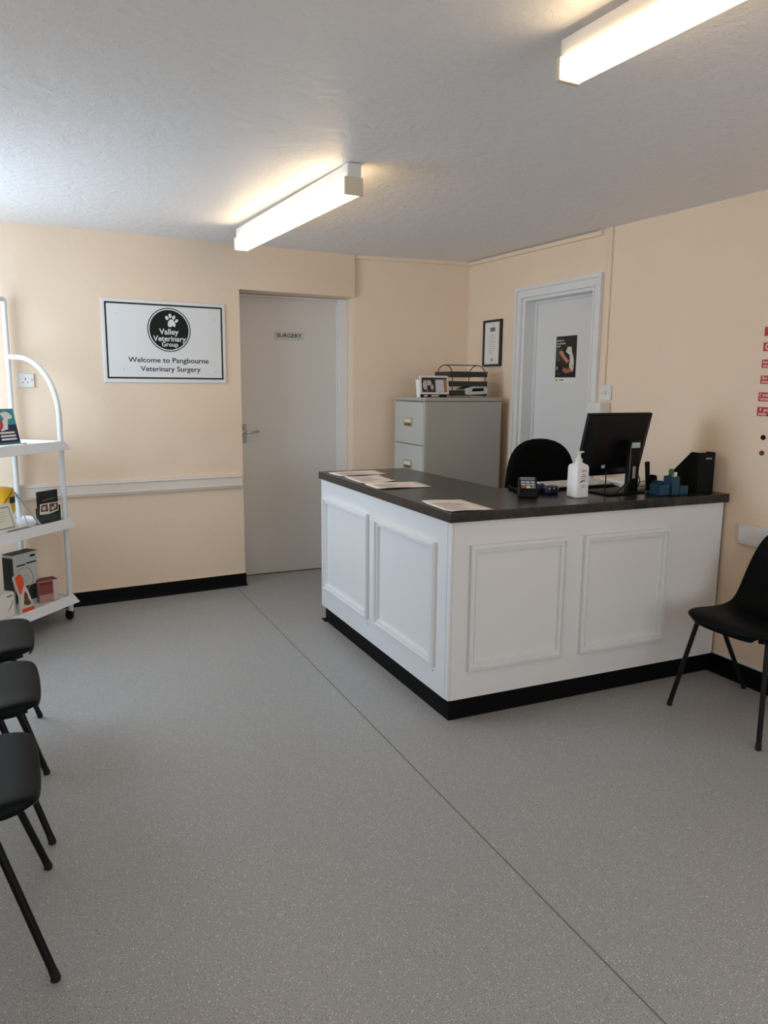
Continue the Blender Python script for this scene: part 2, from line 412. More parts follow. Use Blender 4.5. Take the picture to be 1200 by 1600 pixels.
# ------------------------------------------------------------------ reception counter
BX, BY, BE = 1.5504, 2.7219, 4.328
ct = thing('reception_counter', 'white panelled L-shaped reception counter under the dark worktop', 'counter', (0, 0, 0))
o = MB().box(BX, BX + .03, BY + .031, BE, .096, .889).build('side_panel', PANELW, ct)
o = MB().box(BX + .012, RX - .014, BY, BY + .03, .096, .889).build('front_panel', PANELW, ct)
MB().box(BX, BX + .012, BY, BY + .03, .096, .889).build('corner_post', PANELW, ct, bevel=.003)
MB().box(BX + .03, 2.10, BE - .02, BE, .096, .889).build('end_panel', PANELW, ct)
MB().box(RX - .014, RX - .002, BY + .006, BY + .03, .096, .889).build('shadow_gap', SEAMB, ct)
kk = MB()
skirt_prism(kk, (BX + .015, BY + .022), (RX - .001, BY + .022), (0, -1), .096, .009)
skirt_prism(kk, (BX + .022, BY + .015), (BX + .022, BE - .03), (-1, 0), .096, .009)
kk.box(BX + .02, BX + .04, BY + .03, BE - .03, 0, .096); kk.box(BX + .02, RX - .012, BY + .022, BY + .04, 0, .096)
kk.prism([(BX - .002, BE - .06, 0), (BX + .05, BE - .06, 0), (BX + .05, BE + .01, 0), (BX + .002, BE + .01, 0)], (0, 0, .004))
kk.build('kickboard', BLACKV, ct)
def moulding(axis, a0, a1, z0, z1):
    """picture-frame moulding with mitred corners, raised off the panel"""
    mb = MB(); bm = mb.bm
    prof = [(0, 0), (0, .014), (.003, .020), (.014, .022), (.017, .010), (.026, .010), (.029, .015), (.035, .014), (.038, 0)]
    corners = [(a0, z0, 1, 1), (a1, z0, -1, 1), (a1, z1, -1, -1), (a0, z1, 1, -1)]
    rings = []
    for a, z, sa, sz in corners:
        ring = []
        for i, hgt in prof:
            aa, zz = a + sa * i, z + sz * i
            ring.append(bm.verts.new((aa, BY - hgt, zz) if axis == 'x' else (BX - hgt, aa, zz)))
        rings.append(ring)
    for k in range(4):
        A, B = rings[k], rings[(k + 1) % 4]
        for j in range(len(prof) - 1): bm.faces.new((A[j], B[j], B[j + 1], A[j + 1]))
    return mb.build('panel_moulding', PANELW, ct)
moulding('x', 1.641, 2.149, .221, .784); moulding('x', 2.243, 2.757, .218, .783)
moulding('y', 3.590, 4.260, .215, .785); moulding('y', 2.847, 3.490, .217, .780)
for y, z in ((3.60, .185), (2.86, .190)): MB().lathe([(.003, 0), (.003, -.002)], (BX, y, z), 8, 'x').build('nail_head', SEAMB, ct)
wtm = MB(); inner = [(2.155 + .03 * (1 - math.sin(a)), 3.285 + .03 * (1 - math.cos(a))) for a in (0, .4, .8, 1.2, PI / 2)]
pl = [(1.533, 2.702), (RX - .001, 2.702), (RX - .001, 3.285)] + [(2.190, 3.285), (2.162, 3.298), (2.150, 3.325)] + [(2.115, 4.329), (1.533, 4.329)]
wtm.prism([(x, y, .889) for x, y in pl], (0, 0, .042))
tag(wtm.build('worktop', WTOP, bevel=.002), 'dark slate-look laminate worktop lying on the white reception counter', 'worktop')

# ------------------------------------------------------------------ ceiling lights
def light_fitting(lbl, x0, y0, x1, y1, full_cap_near, full):
    dx, dy = x1 - x0, y1 - y0; L = math.hypot(dx, dy); rz = math.atan2(-dx, dy)
    t = thing('fluorescent_light', lbl, 'light', (x0, y0, H(x0, y0)), rz, 'fluorescent ceiling battens')
    tilt = .0143
    sp_ = MB(); sp_.box(-.029, .029, 0, L, -.056, -.003); sp_.build('housing', WHITE, t, bevel=.003)
    df = MB(); df.prism([(-.040, .012, -.060), (.040, .012, -.060), (.040, .012, -.116), (.034, .012, -.123), (-.034, .012, -.123), (-.040, .012, -.116)], (0, L - .024, 0))
    df.build('diffuser', LAMP, t)
    for y, nm in ((-.004, 0), (L - .012, 1)):
        MB().box(-.042, .042, y, y + .016, -.126, -.056).build('end_cap', CREAMP, t, bevel=.003)
    MB().box(-.031, .031, -.006, .05, -.058, -.002).build('housing_end', WHITE, t, bevel=.002)
    return t
light_fitting('lit fluorescent batten light in the middle of the ceiling, above the surgery door approach', 1.253, 3.08, 1.166, 4.64, True, True)
light_fitting('lit fluorescent batten light at the top right of the ceiling, nearest the camera', 1.362, .16, 1.279, 1.71, True, True).scale = (.84, 1, .80)

# ------------------------------------------------------------------ welcome sign
ang = math.atan(.0904)
sx = .4075
sg = thing('welcome_sign', 'white board with dark border, round paw logo and Welcome to Pangbourne Veterinary Surgery', 'sign', (sx, D1(sx) - .001, 1.4525), ang)
SW, SH = .803, .525
MB().box(0, SW, -.008, 0, 0, SH).build('board', SIGNW, sg, bevel=.002)
b_ = Print(-.008)
m0, m1, wd = .020, .024, .0105
b_.rect(m0, SW - m0, m1, m1 + wd).rect(m0, SW - m0, SH - m1 + .004 - wd, SH - m1 + .004).rect(m0, m0 + wd, m1, SH - m1 + .004).rect(SW - m0 - wd, SW - m0, m1, SH - m1 + .004).build('border', GREEN, sg)
cx, cz = .423, .343
Print(-.008).ring(cx, cz, .1415, .006, 64).build('logo_ring', GREEN, sg)
Print(-.008).ell(cx, cz, .128, .128, 0, 64).build('logo_disc', GREEN, sg)
lg = Print(-.0092)
lg.text('Valley', .357, .484, .314, .347, .018).text('Veterinary', .317, .531, .270, .301, .018).text('Group', .371, .478, .236, .262, .018)
lg.poly([(.414, .372), (.420, .362), (.436, .362), (.444, .370), (.460, .362), (.466, .374), (.462, .392), (.450, .408), (.438, .412), (.426, .407), (.416, .392)])
lg.ell(.410, .419, .0095, .014, .45).ell(.431, .433, .0095, .015, .1).ell(.455, .424, .0095, .014, -.4).ell(.473, .403, .0085, .013, -.8)
lg.build('logo_lettering', SIGNW, sg)
Print(-.008).text('Welcome to Pangbourne', .153, .682, .131, .160, .012).build('lettering', INK, sg)
Print(-.008).text('Veterinary Surgery', .229, .624, .074, .103, .012).build('lettering', INK, sg)
for x, z in ((.09, .43), (.72, .42), (.12, .085), (.72, .075)):
    MB().lathe([(.007, 0), (.006, -.003), (.003, -.004)], (x, -.008, z), 12, 'y').build('screw_cap', mat('pale_grey_cap', (222, 223, 223), .4), sg, smooth=True)

# ------------------------------------------------------------------ socket, switch, wall box
so = thing('wall_socket', 'white square power socket on the cream wall behind the trolley arch', 'socket', (-.047, D1(-.047) - .001, 1.4585), ang)
MB().box(-.045, .045, -.010, 0, -.042, .042).build('plate', SOCK, so, bevel=.003)
for q_ in ((-.006, -.001, .003, .014), (-.022, -.014, -.014, -.010), (.004, .012, -.014, -.010)): Print(-.010).rect(*q_).build('socket_hole', INK, so)
for x in (-.034, .036): Print(-.010).ell(x, .006, .002, .002).build('screw', INK, so)
MB().box(.018, .030, -.014, -.009, -.002, .014).build('rocker_switch', SOCK, so, bevel=.001)
sw = thing('light_switch', 'white square light switch beside the rear door frame', 'switch', (RX - .001, 3.6505, 1.416), -PI / 2)
MB().box(-.045, .045, -.010, 0, -.045, .045).build('plate', SOCK, sw, bevel=.003)
MB().box(-.006, .006, -.015, -.009, -.012, .014).build('rocker_switch', mat('rocker_grey', (205, 203, 198), .4), sw, bevel=.001)
for x in (-.03, .03): Print(-.010).ell(x, 0, .003, .003).build('screw', GREYINK, sw)
wbx = thing('leaflet_dispenser', 'white wall box with a dark red stripe below the light switch', 'box', (RX - .001, 3.675, 1.27), -PI / 2)
MB().box(-.06, .06, -.075, 0, -.085, .088).build('casing', SOCK, wbx, bevel=.003)
Print(-.0755).poly([(-.045, -.03), (-.036, -.03), (-.018, .018), (-.024, .018)]).build('stripe', mat('dark_red_print', (140, 50, 66), .6), wbx)
Print(-.0755).lines(-.01, .045, -.06, .022, 5, .22).build('print_line', GREYINK, wbx)

# ------------------------------------------------------------------ certificate
ce = thing('framed_certificate', 'black framed certificate on the right wall beside the rear door', 'picture frame', (RX - .001, 4.929, 1.7625), -PI / 2)
w2, h2 = .123, .169
fm = MB(); fm.box(-w2, w2, -.018, 0, h2 - .016, h2).box(-w2, w2, -.018, 0, -h2, -h2 + .016).box(-w2, -w2 + .016, -.018, 0, -h2 + .016, h2 - .016).box(w2 - .020, w2, -.018, 0, -h2 + .016, h2 - .016)
fm.build('frame', FRAMEB, ce, bevel=.002)
MB().box(-w2 + .01, w2 - .01, -.008, -.002, -h2 + .01, h2 - .01).build('certificate_paper', PAPER, ce)
Print(-.0085).rect(-.035, .035, .085, .115).build('crest', mat('grey_green_print', (120, 122, 112), .7), ce)
Print(-.0085).lines(-.05, .05, -.08, .065, 9, .14, .5).ell(0, -.12, .012, .012).ell(.01, .13, .006, .006).build('print_line', GREYINK, ce)

# ------------------------------------------------------------------ poster on rear door
po = thing('cat_awards_poster', 'black poster with hands holding a pale kitten, taped to the rear door', 'poster', (RX + .0995, 4.1885, 1.476), -PI / 2)
pw, ph = .1095, .307
MB().box(-pw, pw, -.0008, 0, 0, ph).build('sheet', PAPER, po)
Print(-.0009).rect(-pw + .001, pw - .001, .034, ph - .002).build('background', mat('black_print', (14, 14, 16), .35), po)
Print(-.0030).poly([(-.072, .200), (-.050, .212), (-.030, .205), (-.012, .182), (.004, .166), (.016, .162), (.022, .152), (.034, .150), (.040, .142), (.030, .136), (.018, .140), (.024, .128), (.014, .126), (.000, .140), (-.016, .148), (-.030, .160), (-.048, .178)]).build('hand_print', SKIN, po)
Print(-.0030).poly([(-.030, .088), (-.010, .100), (.020, .088), (.048, .094), (.066, .086), (.070, .076), (.050, .068), (.020, .062), (-.010, .066)]).build('hand_print', mat('reddish_skin_print', (170, 98, 78), .6), po)
Print(-.0017).poly([(-.05, .150), (-.02, .165), (.03, .170), (.05, .12), (.04, .085), (-.01, .085), (-.045, .11)]).build('sleeve_print', mat('dark_brown_print', (48, 18, 14), .5), po)
Print(-.0022).poly([(.0, .205), (.012, .222), (.018, .236), (.034, .232), (.052, .236), (.060, .222), (.063, .2), (.078, .175), (.088, .14), (.088, .10), (.080, .075), (.060, .070), (.046, .085), (.040, .12), (.046, .15), (.036, .185), (.016, .192)]).build('kitten_print', FUR, po)
Print(-.0028).poly([(.020, .206), (.032, .214), (.05, .206), (.046, .19), (.03, .186)]).build('kitten_face', mat('white_fur_print', (232, 230, 222), .6), po)
Print(-.0034).ell(.030, .206, .002, .0025).build('kitten_eye', INK, po)
Print(-.0034).ell(.044, .206, .002, .0025).build('kitten_eye', INK, po)
Print(-.0026).ell(.075, .108, .004, .006).build('kitten_marking', INK, po)
Print(-.0022).text('National', -.100, -.030, .272, .284, .01).text('Cat Awards', -.100, -.008, .252, .264, .01).text('2019', -.100, -.060, .232, .244, .01).build('lettering', PAPER, po)
Print(-.0017).lines(-.100, -.040, .14, .222, 9, .18, .4).rect(-.098, -.080, .085, .108).build('small_print', GREYINK, po)
Print(-.0017).rect(-.098, -.04, .060, .064).rect(-.098, -.05, .050, .053).build('footer_print', mat('blue_grey_print', (70, 90, 100), .6), po)
Print(-.0017).ell(-.092, .016, .011, .011).build('gold_badge', mat('gold_print', (196, 168, 60), .5), po)
Print(-.0017).ell(-.050, .018, .006, .006).rect(-.036, -.014, .014, .021).build('sponsor_mark', NAVYP, po)

# ------------------------------------------------------------------ red stickers on right wall
stk = [(1.693, 1.735, None, 'dark red wall sticker, topmost of the column at the right edge'),
       (1.623, 1.664, ('C',), 'red wall sticker beginning with a large C, second from the top'),
       (1.546, 1.585, ('be', 'sha'), 'red two-line wall sticker below the one with a large C'),
       (1.472, 1.511, ('So t', 'shar'), 'red two-line wall sticker beginning So, fourth of the column'),
       (1.391, 1.433, ('I wan', 'whisk'), 'red two-line wall sticker just above the lowest of the column'),
       (1.322, 1.364, ('  I pro', 'stay'), 'red two-line wall sticker, lowest of the column at the right edge')]
for i, (z0, z1, tx, lb) in enumerate(stk):
    y1 = 2.583 + (.003 if i > 3 else 0)
    t = thing('wall_sticker', lb, 'sticker', (RX - .0005, y1, z0), -PI / 2, 'red stickers on the right wall')
    hh = z1 - z0
    MB().box(0, .16, -.001, 0, 0, hh).build('backing', RED, t)
    if tx:
        p = Print(-.001)
        if len(tx) == 1: p.text(tx[0], .012, .036, .008, hh - .008, .03)
        else:
            p.text(tx[0].strip(), .016 if i == 5 else .008, .008 + .012 * len(tx[0]), hh * .55, hh * .86, .02)
            p.text(tx[1], .008, .008 + .0115 * len(tx[1]), hh * .12, hh * .40, .02)
        p.build('lettering', mat('pink_white_print', (246, 214, 208), .5), t)
for z, lb, mt_ in ((1.222, 'small dark grey round mark on the right wall below the red stickers', INK), (1.148, 'small dark red round mark on the right wall, lower of two under the stickers', MAROON)):
    p = thing('wall_decal', lb, 'sticker', (RX - .0005, 2.552, z), -PI / 2, 'small marks under the red stickers')
    Print(0, .001).ell(.012, 0, .014, .012).build('print', mt_, p)

# ------------------------------------------------------------------ filing cabinet (front faces -X)
fc = thing('filing_cabinet', 'grey steel four-drawer filing cabinet in the corner by the surgery door', 'cabinet', (2.431, 4.920, 0), -PI / 2)
HW = .237
MB().box(-HW, HW, .018, .626, .0, 1.338).build('body', CABG, fc, bevel=.003)
MB().box(-HW - .001, HW + .001, .0, .628, 1.341, 1.3675).build('top', CABG, fc, bevel=.004)
MB().box(-HW, HW, .008, .02, .0, .12).build('plinth', CABG, fc)
MB().box(-HW, -HW + .012, .0, .02, .12, 1.338).box(HW - .012, HW, .0, .02, .12, 1.338).build('front_edge', CABF, fc, bevel=.002)
for k in range(4):
    z1 = 1.334 - k * .304; z0 = z1 - .298
    dr = MB().box(-HW + .015, HW - .015, -.004, .02, z0, z1).build('drawer', CABF, fc, bevel=.004)
    hz = z0 + .155 
    hb = MB(); hb.box(-.066, .066, -.010, -.003, hz - .030, hz + .030); hb.build('handle', GOLD, dr, bevel=.002)
    MB().box(-.052, .052, -.0115, -.0095, hz - .004, hz + .022).build('label_card', mat('cream_card', (226, 218, 196), .7), dr)
    MB().box(-.052, .052, -.011, -.0095, hz - .026, hz - .008).build('finger_recess', mat('recess_shade_brown', (96, 84, 62), .6), dr)  # flat plate, shade of the recess is put into its dark colour
MB().lathe([(.007, 0), (.006, -.006)], (HW - .03, 0, 1.354), 12, 'y').build('lock', CHROME, fc)

# photo calendar on cabinet
pc = thing('photo_frame', 'small white-bordered photo frame standing on the grey filing cabinet', 'picture frame', (2.548, 4.755, 1.3682), .02)
tl = Matrix.Rotation(math.radians(-10), 3, 'X')
def tilt(o, ang_): o.rotation_euler = (ang_, 0, 0); return o
A10 = math.radians(-9)
tilt(MB().box(-.115, .115, -.006, .002, .020, .150).build('frame', PAPER, pc, bevel=.002), A10)
tilt(Print(-.0065).rect(-.100, .100, .034, .136).build('photo', mat('dark_purple_print', (40, 30, 36), .5), pc), A10)
tilt(Print(-.0072).ell(-.075, .085, .018, .034).ell(-.045, .10, .022, .02).ell(-.02, .07, .012, .02).rect(-.062, -.058, .034, .07).build('dog_print', mat('pale_pink_print', (196, 180, 178), .6), pc), A10)
tilt(Print(-.0072).rect(.008, .075, .036, .122).build('calendar_page', mat('pale_lilac_paper', (214, 210, 218), .7), pc), A10)
tilt(Print(-.0072).rect(.077, .098, .036, .124).build('side_strip', mat('tan_print', (170, 130, 92), .6), pc), A10)
tilt(MB().box(-.112, .095, -.004, .004, .0, .022).build('base_strip', DEVB, pc), A10)
Print(-.006).rect(-.09, -.06, .006, .014).rect(-.03, .03, .006, .014).build('base_print', PAPER, pc)
MB().prism([(-.118, .0, 0), (-.110, .0, 0), (-.110, .022, .12), (-.118, .022, .12)], (0, .045, 0)).build('stand', PAPER, pc)

# wire letter tray
lt_ = thing('letter_tray', 'black wire three-tier letter tray standing on the filing cabinet', 'desk tray', (2.825, 4.875, 1.3680), 0)
for x in (-.135, .135):
    ar = [(x, -.115, 0), (x, -.115, .15)] + [(x, -.115 * math.cos(a), .15 + .078 * math.sin(a)) for a in [PI * k / 10 for k in range(1, 10)]] + [(x, .115, .15), (x, .115, 0)]
    MB().tube(ar, .0035, 8).build('side_arch', WIRE, lt_, smooth=True)
MB().tube([(-.135, 0, .228), (.135, 0, .228)], .0035, 8).build('top_bar', WIRE, lt_, smooth=True)
for z in (.012, .078, .145):
    tr = MB()
    for y in (-.11, .11):
        tr.tube([(-.155, y, z + .032), (.155, y, z + .032)], .003, 6); tr.tube([(-.155, y, z), (.155, y, z)], .003, 6)
    for x in (-.155, .155):
        tr.tube([(x, -.11, z + .032), (x, .11, z + .032)], .003, 6)
    tr.box(-.155, .155, -.11, .11, z - .0005, z + .0005)
    tr.box(-.155, .155, -.1105, -.1095, z, z + .032); tr.box(-.155, .155, .1095, .1105, z, z + .032); tr.box(-.156, -.155, -.11, .11, z, z + .03)
    tr.build('tray', WIRE, lt_)
def wavy_sheet(name, w_, d_, h_, m, amp=.006, n=10, label=None):
    mb = MB(); g = []
    for i in range(n + 1):
        row = []
        for j in range(5):
            x = -w_ / 2 + w_ * i / n; y = -d_ / 2 + d_ * j / 4
            row.append(mb.bm.verts.new((x, y, h_ + amp * math.sin(i * .8 + j * .35) + amp)))
        g.append(row)
    for i in range(n):
        for j in range(4): mb.bm.faces.new((g[i][j], g[i + 1][j], g[i + 1][j + 1], g[i][j + 1]))
    return mb
def paper_pile(loc, w_, d_, n_, m, label, amp, rz=0):
    mb = MB()
    t = wavy_sheet('p', w_, d_, 0, m, amp)
    o = t.build('loose_papers', m, None, smooth=True, solid=n_)
    o.location = loc; o.rotation_euler = (0, 0, rz)
    return tag(o, label, 'papers')
paper_pile((2.87, 4.86, 1.534), .22, .19, .012, mat('grey_paper', (170, 168, 164), .8), 'curling grey papers in the top tier of the letter tray', .006)
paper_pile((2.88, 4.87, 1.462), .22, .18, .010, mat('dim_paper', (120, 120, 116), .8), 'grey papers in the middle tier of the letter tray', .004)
pb = thing('white_carton', 'white carton with a black label in the bottom tier of the letter tray', 'box', (2.885, 4.74, 1.383), 0)
cbm = MB(); cbm.prism([(-.088, 0, .012), (-.075, 0, .0), (.078, 0, .008), (.088, 0, .02), (.088, 0, .052), (.070, 0, .062), (-.03, 0, .062), (-.085, 0, .046)], (0, .16, 0)); cbm.build('carton', BOXG, pb, bevel=.004)
Print(-.0005).poly([(-.045, .026), (.052, .030), (.050, .052), (-.040, .048)]).build('label_print', INK, pb)

# ------------------------------------------------------------------ office chair
oc = thing('office_chair', 'black fabric office chair behind the reception counter', 'chair', (2.66, 3.66, 0), -.29)
def slab(name, outline, y0, y1, m, par, sub=2, curve=0.0):
    mb = MB(); bm = mb.bm; n = len(outline)
    cxm = sum(p[0] for p in outline) / n; czm = sum(p[1] for p in outline) / n
    layers = []
    for f_, yy in ((.90, y0), (1.0, y0 + (y1 - y0) * .3), (1.0, y0 + (y1 - y0) * .7), (.90, y1)):
        layers.append([bm.verts.new((cxm + (x - cxm) * f_, yy - curve * ((x - cxm) ** 2), czm + (z - czm) * f_)) for x, z in outline])
    for a, b in zip(layers, layers[1:]):
        for i in range(n): bm.faces.new((a[i], a[(i + 1) % n], b[(i + 1) % n], b[i]))
    for L_, sgn in ((layers[0], 1), (layers[-1], -1)):
        yy = L_[0].co.y
        c = bm.verts.new((cxm, (y0 if sgn == 1 else y1), czm))
        for i in range(n): bm.faces.new((L_[i], L_[(i + 1) % n], c) if sgn == 1 else (L_[(i + 1) % n], L_[i], c))
    return mb.build(name, m, par, smooth=True, sub=sub)
ol = [(x * 1.03, z) for x, z in [(-.17, .60), (-.205, .68), (-.210, .80), (-.205, .92), (-.190, 1.03), (-.155, 1.10), (-.09, 1.145), (0, 1.157), (.09, 1.145), (.155, 1.10), (.190, 1.03), (.205, .92), (.210, .80), (.205, .68), (.17, .60), (0, .585)]]
slab('backrest', ol, -.035, .035, FABB, oc, 1, curve=.8)
so_ = MB(); so_.box(-.23, .23, -.50, -.05, .44, .52); so_.build('seat', FABB, oc, bevel=.03, seg=3)
MB().tube([(0, .04, .75), (0, .07, .60), (0, .04, .45), (0, -.1, .43), (0, -.27, .43)], .022, 8).build('back_bracket', DEVB, oc, smooth=True)
MB().lathe([(.028, .10), (.028, .25), (.018, .25), (.018, .44)], (0, -.27, 0), 16).build('gas_stem', DEVB, oc, smooth=True)
for k in range(5):
    a = k * 2 * PI / 5 + .3; e = (.27 * math.cos(a), -.27 + .27 * math.sin(a))
    arm = MB().tube([(0, -.27, .11), (e[0] * .5, -.27 + (e[1] + .27) * .5, .10), (e[0], e[1], .075)], .018, 8).build('base_arm', DEVB, oc, smooth=True)
    MB().lathe([(.022, -.018), (.025, -.01), (.025, .01), (.022, .018)], (e[0], e[1], .0255), 14, 'x').build('castor', RUB, arm, smooth=True)

# ------------------------------------------------------------------ polypropylene chairs
def make_chair(label, attach=.050):
    t = thing('plastic_chair', label, 'chair')
    st = [  # y, z, half width, side lift (z), side forward (y), edge roll
        (-.016, .416, .150, .004, .012, .004), (-.026, .440, .176, .006, .010, .008), (-.014, .462, .205, .008, .004, .022), (.04, .468, .226, .010, 0, .036),
        (.13, .458, .232, .012, 0, .038), (.20, .448, .232, .020, 0, .034), (.265, .443, .228, .034, -.012, .030), (.315, .447, .224, .044, -.030, .026),
        (.348, .482, .220, .034, -.046, .024), (.368, .545, .216, .016, -.048, .022), (.388, .620, .213, .006, -.040, .020), (.412, .695, .209, 0, -.030, .018),
        (.437, .760, .198, -.004, -.022, .016), (.453, .800, .176, -.010, -.016, .012), (.464, .818, .150, -.016, -.010, .006)]
    mb = MB(); bm = mb.bm; g = []
    SS = [-1.0, -.97, -.86, -.6, -.3, 0, .3, .6, .86, .97, 1.0]
    n = len(st)
    for i, (y, z, hw, sl, sf, er) in enumerate(st):
        a = st[max(i - 1, 0)]; b = st[min(i + 1, n - 1)]
        tv = Vector((0, b[0] - a[0], b[1] - a[1])).normalized(); nv = Vector((0, -tv.z, tv.y))   # points up for the seat, forward for the back
        row = []
        for s in SS:
            q = abs(s); f = q ** 3
            p = Vector((hw * (s if q < .9 else math.copysign(.95 + (q - .97) * .9, s)), y + sf * f, z + sl * f))
            if q > .98: p -= nv * er
            elif q > .9: p -= nv * er * .25
            row.append(bm.verts.new(p))
        g.append(row)
    for i in range(n - 1):
        for j in range(len(SS) - 1): bm.faces.new((g[i][j], g[i][j + 1], g[i + 1][j + 1], g[i + 1][j]))
    mb.build('seat_shell', PLASB, t, smooth=True, sub=2, solid=.005)
    for sx_ in (-1, 1):
        MB().tube([(sx_ * .165, .02, .430), (sx_ * .172, .060, .424), (sx_ * .172, .18, .416), (sx_ * .165, .22, .418)], .010, 8).build('seat_rail', METB, t, smooth=True)
        for (a, b) in (((sx_ * .180, attach, .425), (sx_ * .240, -.025, .012)), ((sx_ * .180, .175, .416), (sx_ * .243, .455, .012))):
            lg_ = MB().tube([a, b], .0105, 10).build('leg', METB, t, smooth=True)
            d_ = (Vector(b) - Vector(a)).normalized()
            MB().tube([Vector(b) - d_ * .018, Vector(b) + d_ * .004, (b[0], b[1], .0)], .0135, 10, radii=[.0110, .0120, .0120]).build('rubber_foot', RUB, lg_, smooth=True)
    MB().tube([(-.17, .12, .414), (.17, .12, .414)], .009, 8).build('cross_rail', METB, t, smooth=True)
    return t
ch = make_chair('black plastic shell chair in the right-hand corner beside the counter')
ch.location = (2.616, 2.235, 0); ch.rotation_euler = (0, 0, -PI / 2)
ch2 = None
for y, X_, lb in ((2.075, -.072, 'black plastic shell chair at the left edge, nearest the camera'),
              (2.690, -.068, 'black plastic shell chair at the left edge, middle of the three in the row'),
              (3.235, -.088, 'black plastic shell chair at the left edge, nearest the display trolley')):
    if ch2 is None:
        ch2 = c_ = make_chair(lb, .100); c_.location = (X_, y, 0); c_.rotation_euler = (0, 0, PI / 2 + .02)
    else: c_ = dup(ch2, (X_, y, 0), PI / 2 + .02, lb)
    c_['group'] = 'row of black chairs along the left wall'

# ------------------------------------------------------------------ display trolley
TR = .860
tro = thing('display_trolley', 'white tubular display trolley on castors with three tray shelves', 'shelf unit', (.120, 4.920, 0), TR)
DP, LN = .340, .92
def tpost(path, nm): return MB().tube(path, .0155, 12).build(nm, TROL, tro, smooth=True)
arcp = [(0, 0, .06), (0, 0, 1.25)] + [(0, .27 * (1 - math.cos(a)), 1.25 + .345 * math.sin(a)) for a in [PI / 2 * k / 8 for k in range(1, 9)]] + [(0, DP, 1.597)]
tpost(arcp, 'front_post')
tpost([(0, DP, .06), (0, DP, 1.93)], 'rear_post')
tpost([(p[0] - LN, p[1], p[2]) for p in arcp], 'front_post')
tpost([(-LN, DP, .06), (-LN, DP, 1.93)], 'rear_post')
tpost([(-LN, DP, 1.93), (0, DP, 1.93)], 'top_rail')
for z in (.155, .630, 1.100):
    mb = MB(); bm = mb.bm
    x0, x1, y0, y1 = -LN - .01, .012, -.012, DP + .008
    q = lambda dx, dz: [bm.verts.new(p) for p in ((x0 - dx, y0 - dx, z + dz), (x1 + dx, y0 - dx, z + dz), (x1 + dx, y1 + dx * .2, z + dz), (x0 - dx, y1 + dx * .2, z + dz))]
    rings = [q(-.02, -.012), q(-.012, -.012), q(-.004, .004), q(.002, .004), q(.026, -.046), q(.020, -.047)]
    bm.faces.new(rings[0])
    for a, b in zip(rings, rings[1:]):
        for k in range(4): bm.faces.new((a[k], a[(k + 1) % 4], b[(k + 1) % 4], b[k]))
    mb.build('tray_shelf', TROL, tro, solid=.003)
for x in (0, -LN):
    for y in (0, DP):
        yo = y - .0
        c_ = MB().box(x - .014, x + .014, y - .012, y + .030, .035, .062).build('castor_bracket', DEVB, tro, bevel=.003)
        MB().lathe([(.024, -.011), (.028, -.006), (.028, .006), (.024, .011)], (x, y + .012, .0285), 18, 'x').build('wheel', RUB, c_, smooth=True)
        MB().lathe([(.010, .045), (.0135, .05), (.0135, .068)], (x, y, 0), 12).build('ferrule', CHROME, c_, smooth=True)
cr, sr = math.cos(TR), math.sin(TR)
def tw(x, y, z): return (.12 + x * cr - y * sr, 4.92 + x * sr + y * cr, z)
ZB, ZM, ZT = .1445, .6195, 1.0895
# top shelf
lf = thing('leaflet_stand', 'leaflet with a white dog on teal in a clear stand on the trolley top shelf', 'leaflet', tw(-.30, .085, ZT), TR)
TL = math.radians(-12)
tilt(MB().box(-.11, .075, -.002, .003, .008, .215).build('leaflet', NAVYP, lf), TL)
tilt(Print(-.0022).rect(-.108, .073, .125, .213).build('teal_print', TEALP, lf), TL)
tilt(Print(-.003).poly([(-.03, .19), (.0, .20), (.03, .195), (.055, .175), (.05, .16), (.02, .155), (.01, .13), (.005, .10), (-.05, .09), (-.04, .13), (-.01, .16)]).build('dog_print', PAPER, lf), TL)
tilt(Print(-.0036).ell(-.05, .13, .025, .03).build('heart_print', mat('red_print', (190, 70, 62), .6), lf), TL)
tilt(Print(-.003).lines(-.06, .055, .035, .09, 3, .55, .25).build('print_line', PAPER, lf), TL)
tilt(Print(-.003).rect(-.108, .073, .010, .026).build('green_footer', mat('sea_green_print', (70, 120, 116), .6), lf), TL)
MB().box(-.115, .085, -.03, .07, 0, .006).box(-.115, .085, -.03, -.027, 0, .018).build('stand', CLEAR, lf, bevel=.001)
sp_ = thing('folded_leaflets', 'small pile of pale leaflets lying on the trolley top shelf at the left edge', 'leaflets', tw(-.37, .022, ZT), TR)
MB().box(-.09, .085, -.012, .022, 0, .018).build('pile', PAPER, sp_, bevel=.002)
Print(-.0125).poly([(.0, .0), (.02, .012), (.04, .002), (.06, .014), (.075, 0)]).build('leaf_print', TEALP, sp_)
# middle shelf
tn = thing('collecting_tin', 'yellow collecting tin with a blue and white label on the trolley middle shelf', 'tin', tw(-.305, .175, ZM), TR)
MB().lathe([(.030, 0), (.052, .006), (.030, .05), (.030, .065), (.062, .085), (.068, .11), (.068, .215), (.060, .23), (.03, .24)], (0, 0, 0), 28).build('body', YELL, tn, smooth=True)
lb_ = MB(); 
for k in range(8):
    a0 = -PI / 2 - .2 + k * .16; a1 = a0 + .16
    lb_.prism([(.0692 * math.cos(a0), .0692 * math.sin(a0), .15), (.0692 * math.cos(a1), .0692 * math.sin(a1), .15), (.0692 * math.cos(a1), .0692 * math.sin(a1), .185), (.0692 * math.cos(a0), .0692 * math.sin(a0), .185)], (.0005 * math.cos(a0), .0005 * math.sin(a0), 0))
lb_.build('label', NAVYP, tn)
MB().tube([(-.06, -.035, .12), (-.04, -.058, .16), (.0, -.070, .21), (.03, -.05, .235)], .003, 6).build('cord', BROWN, tn)
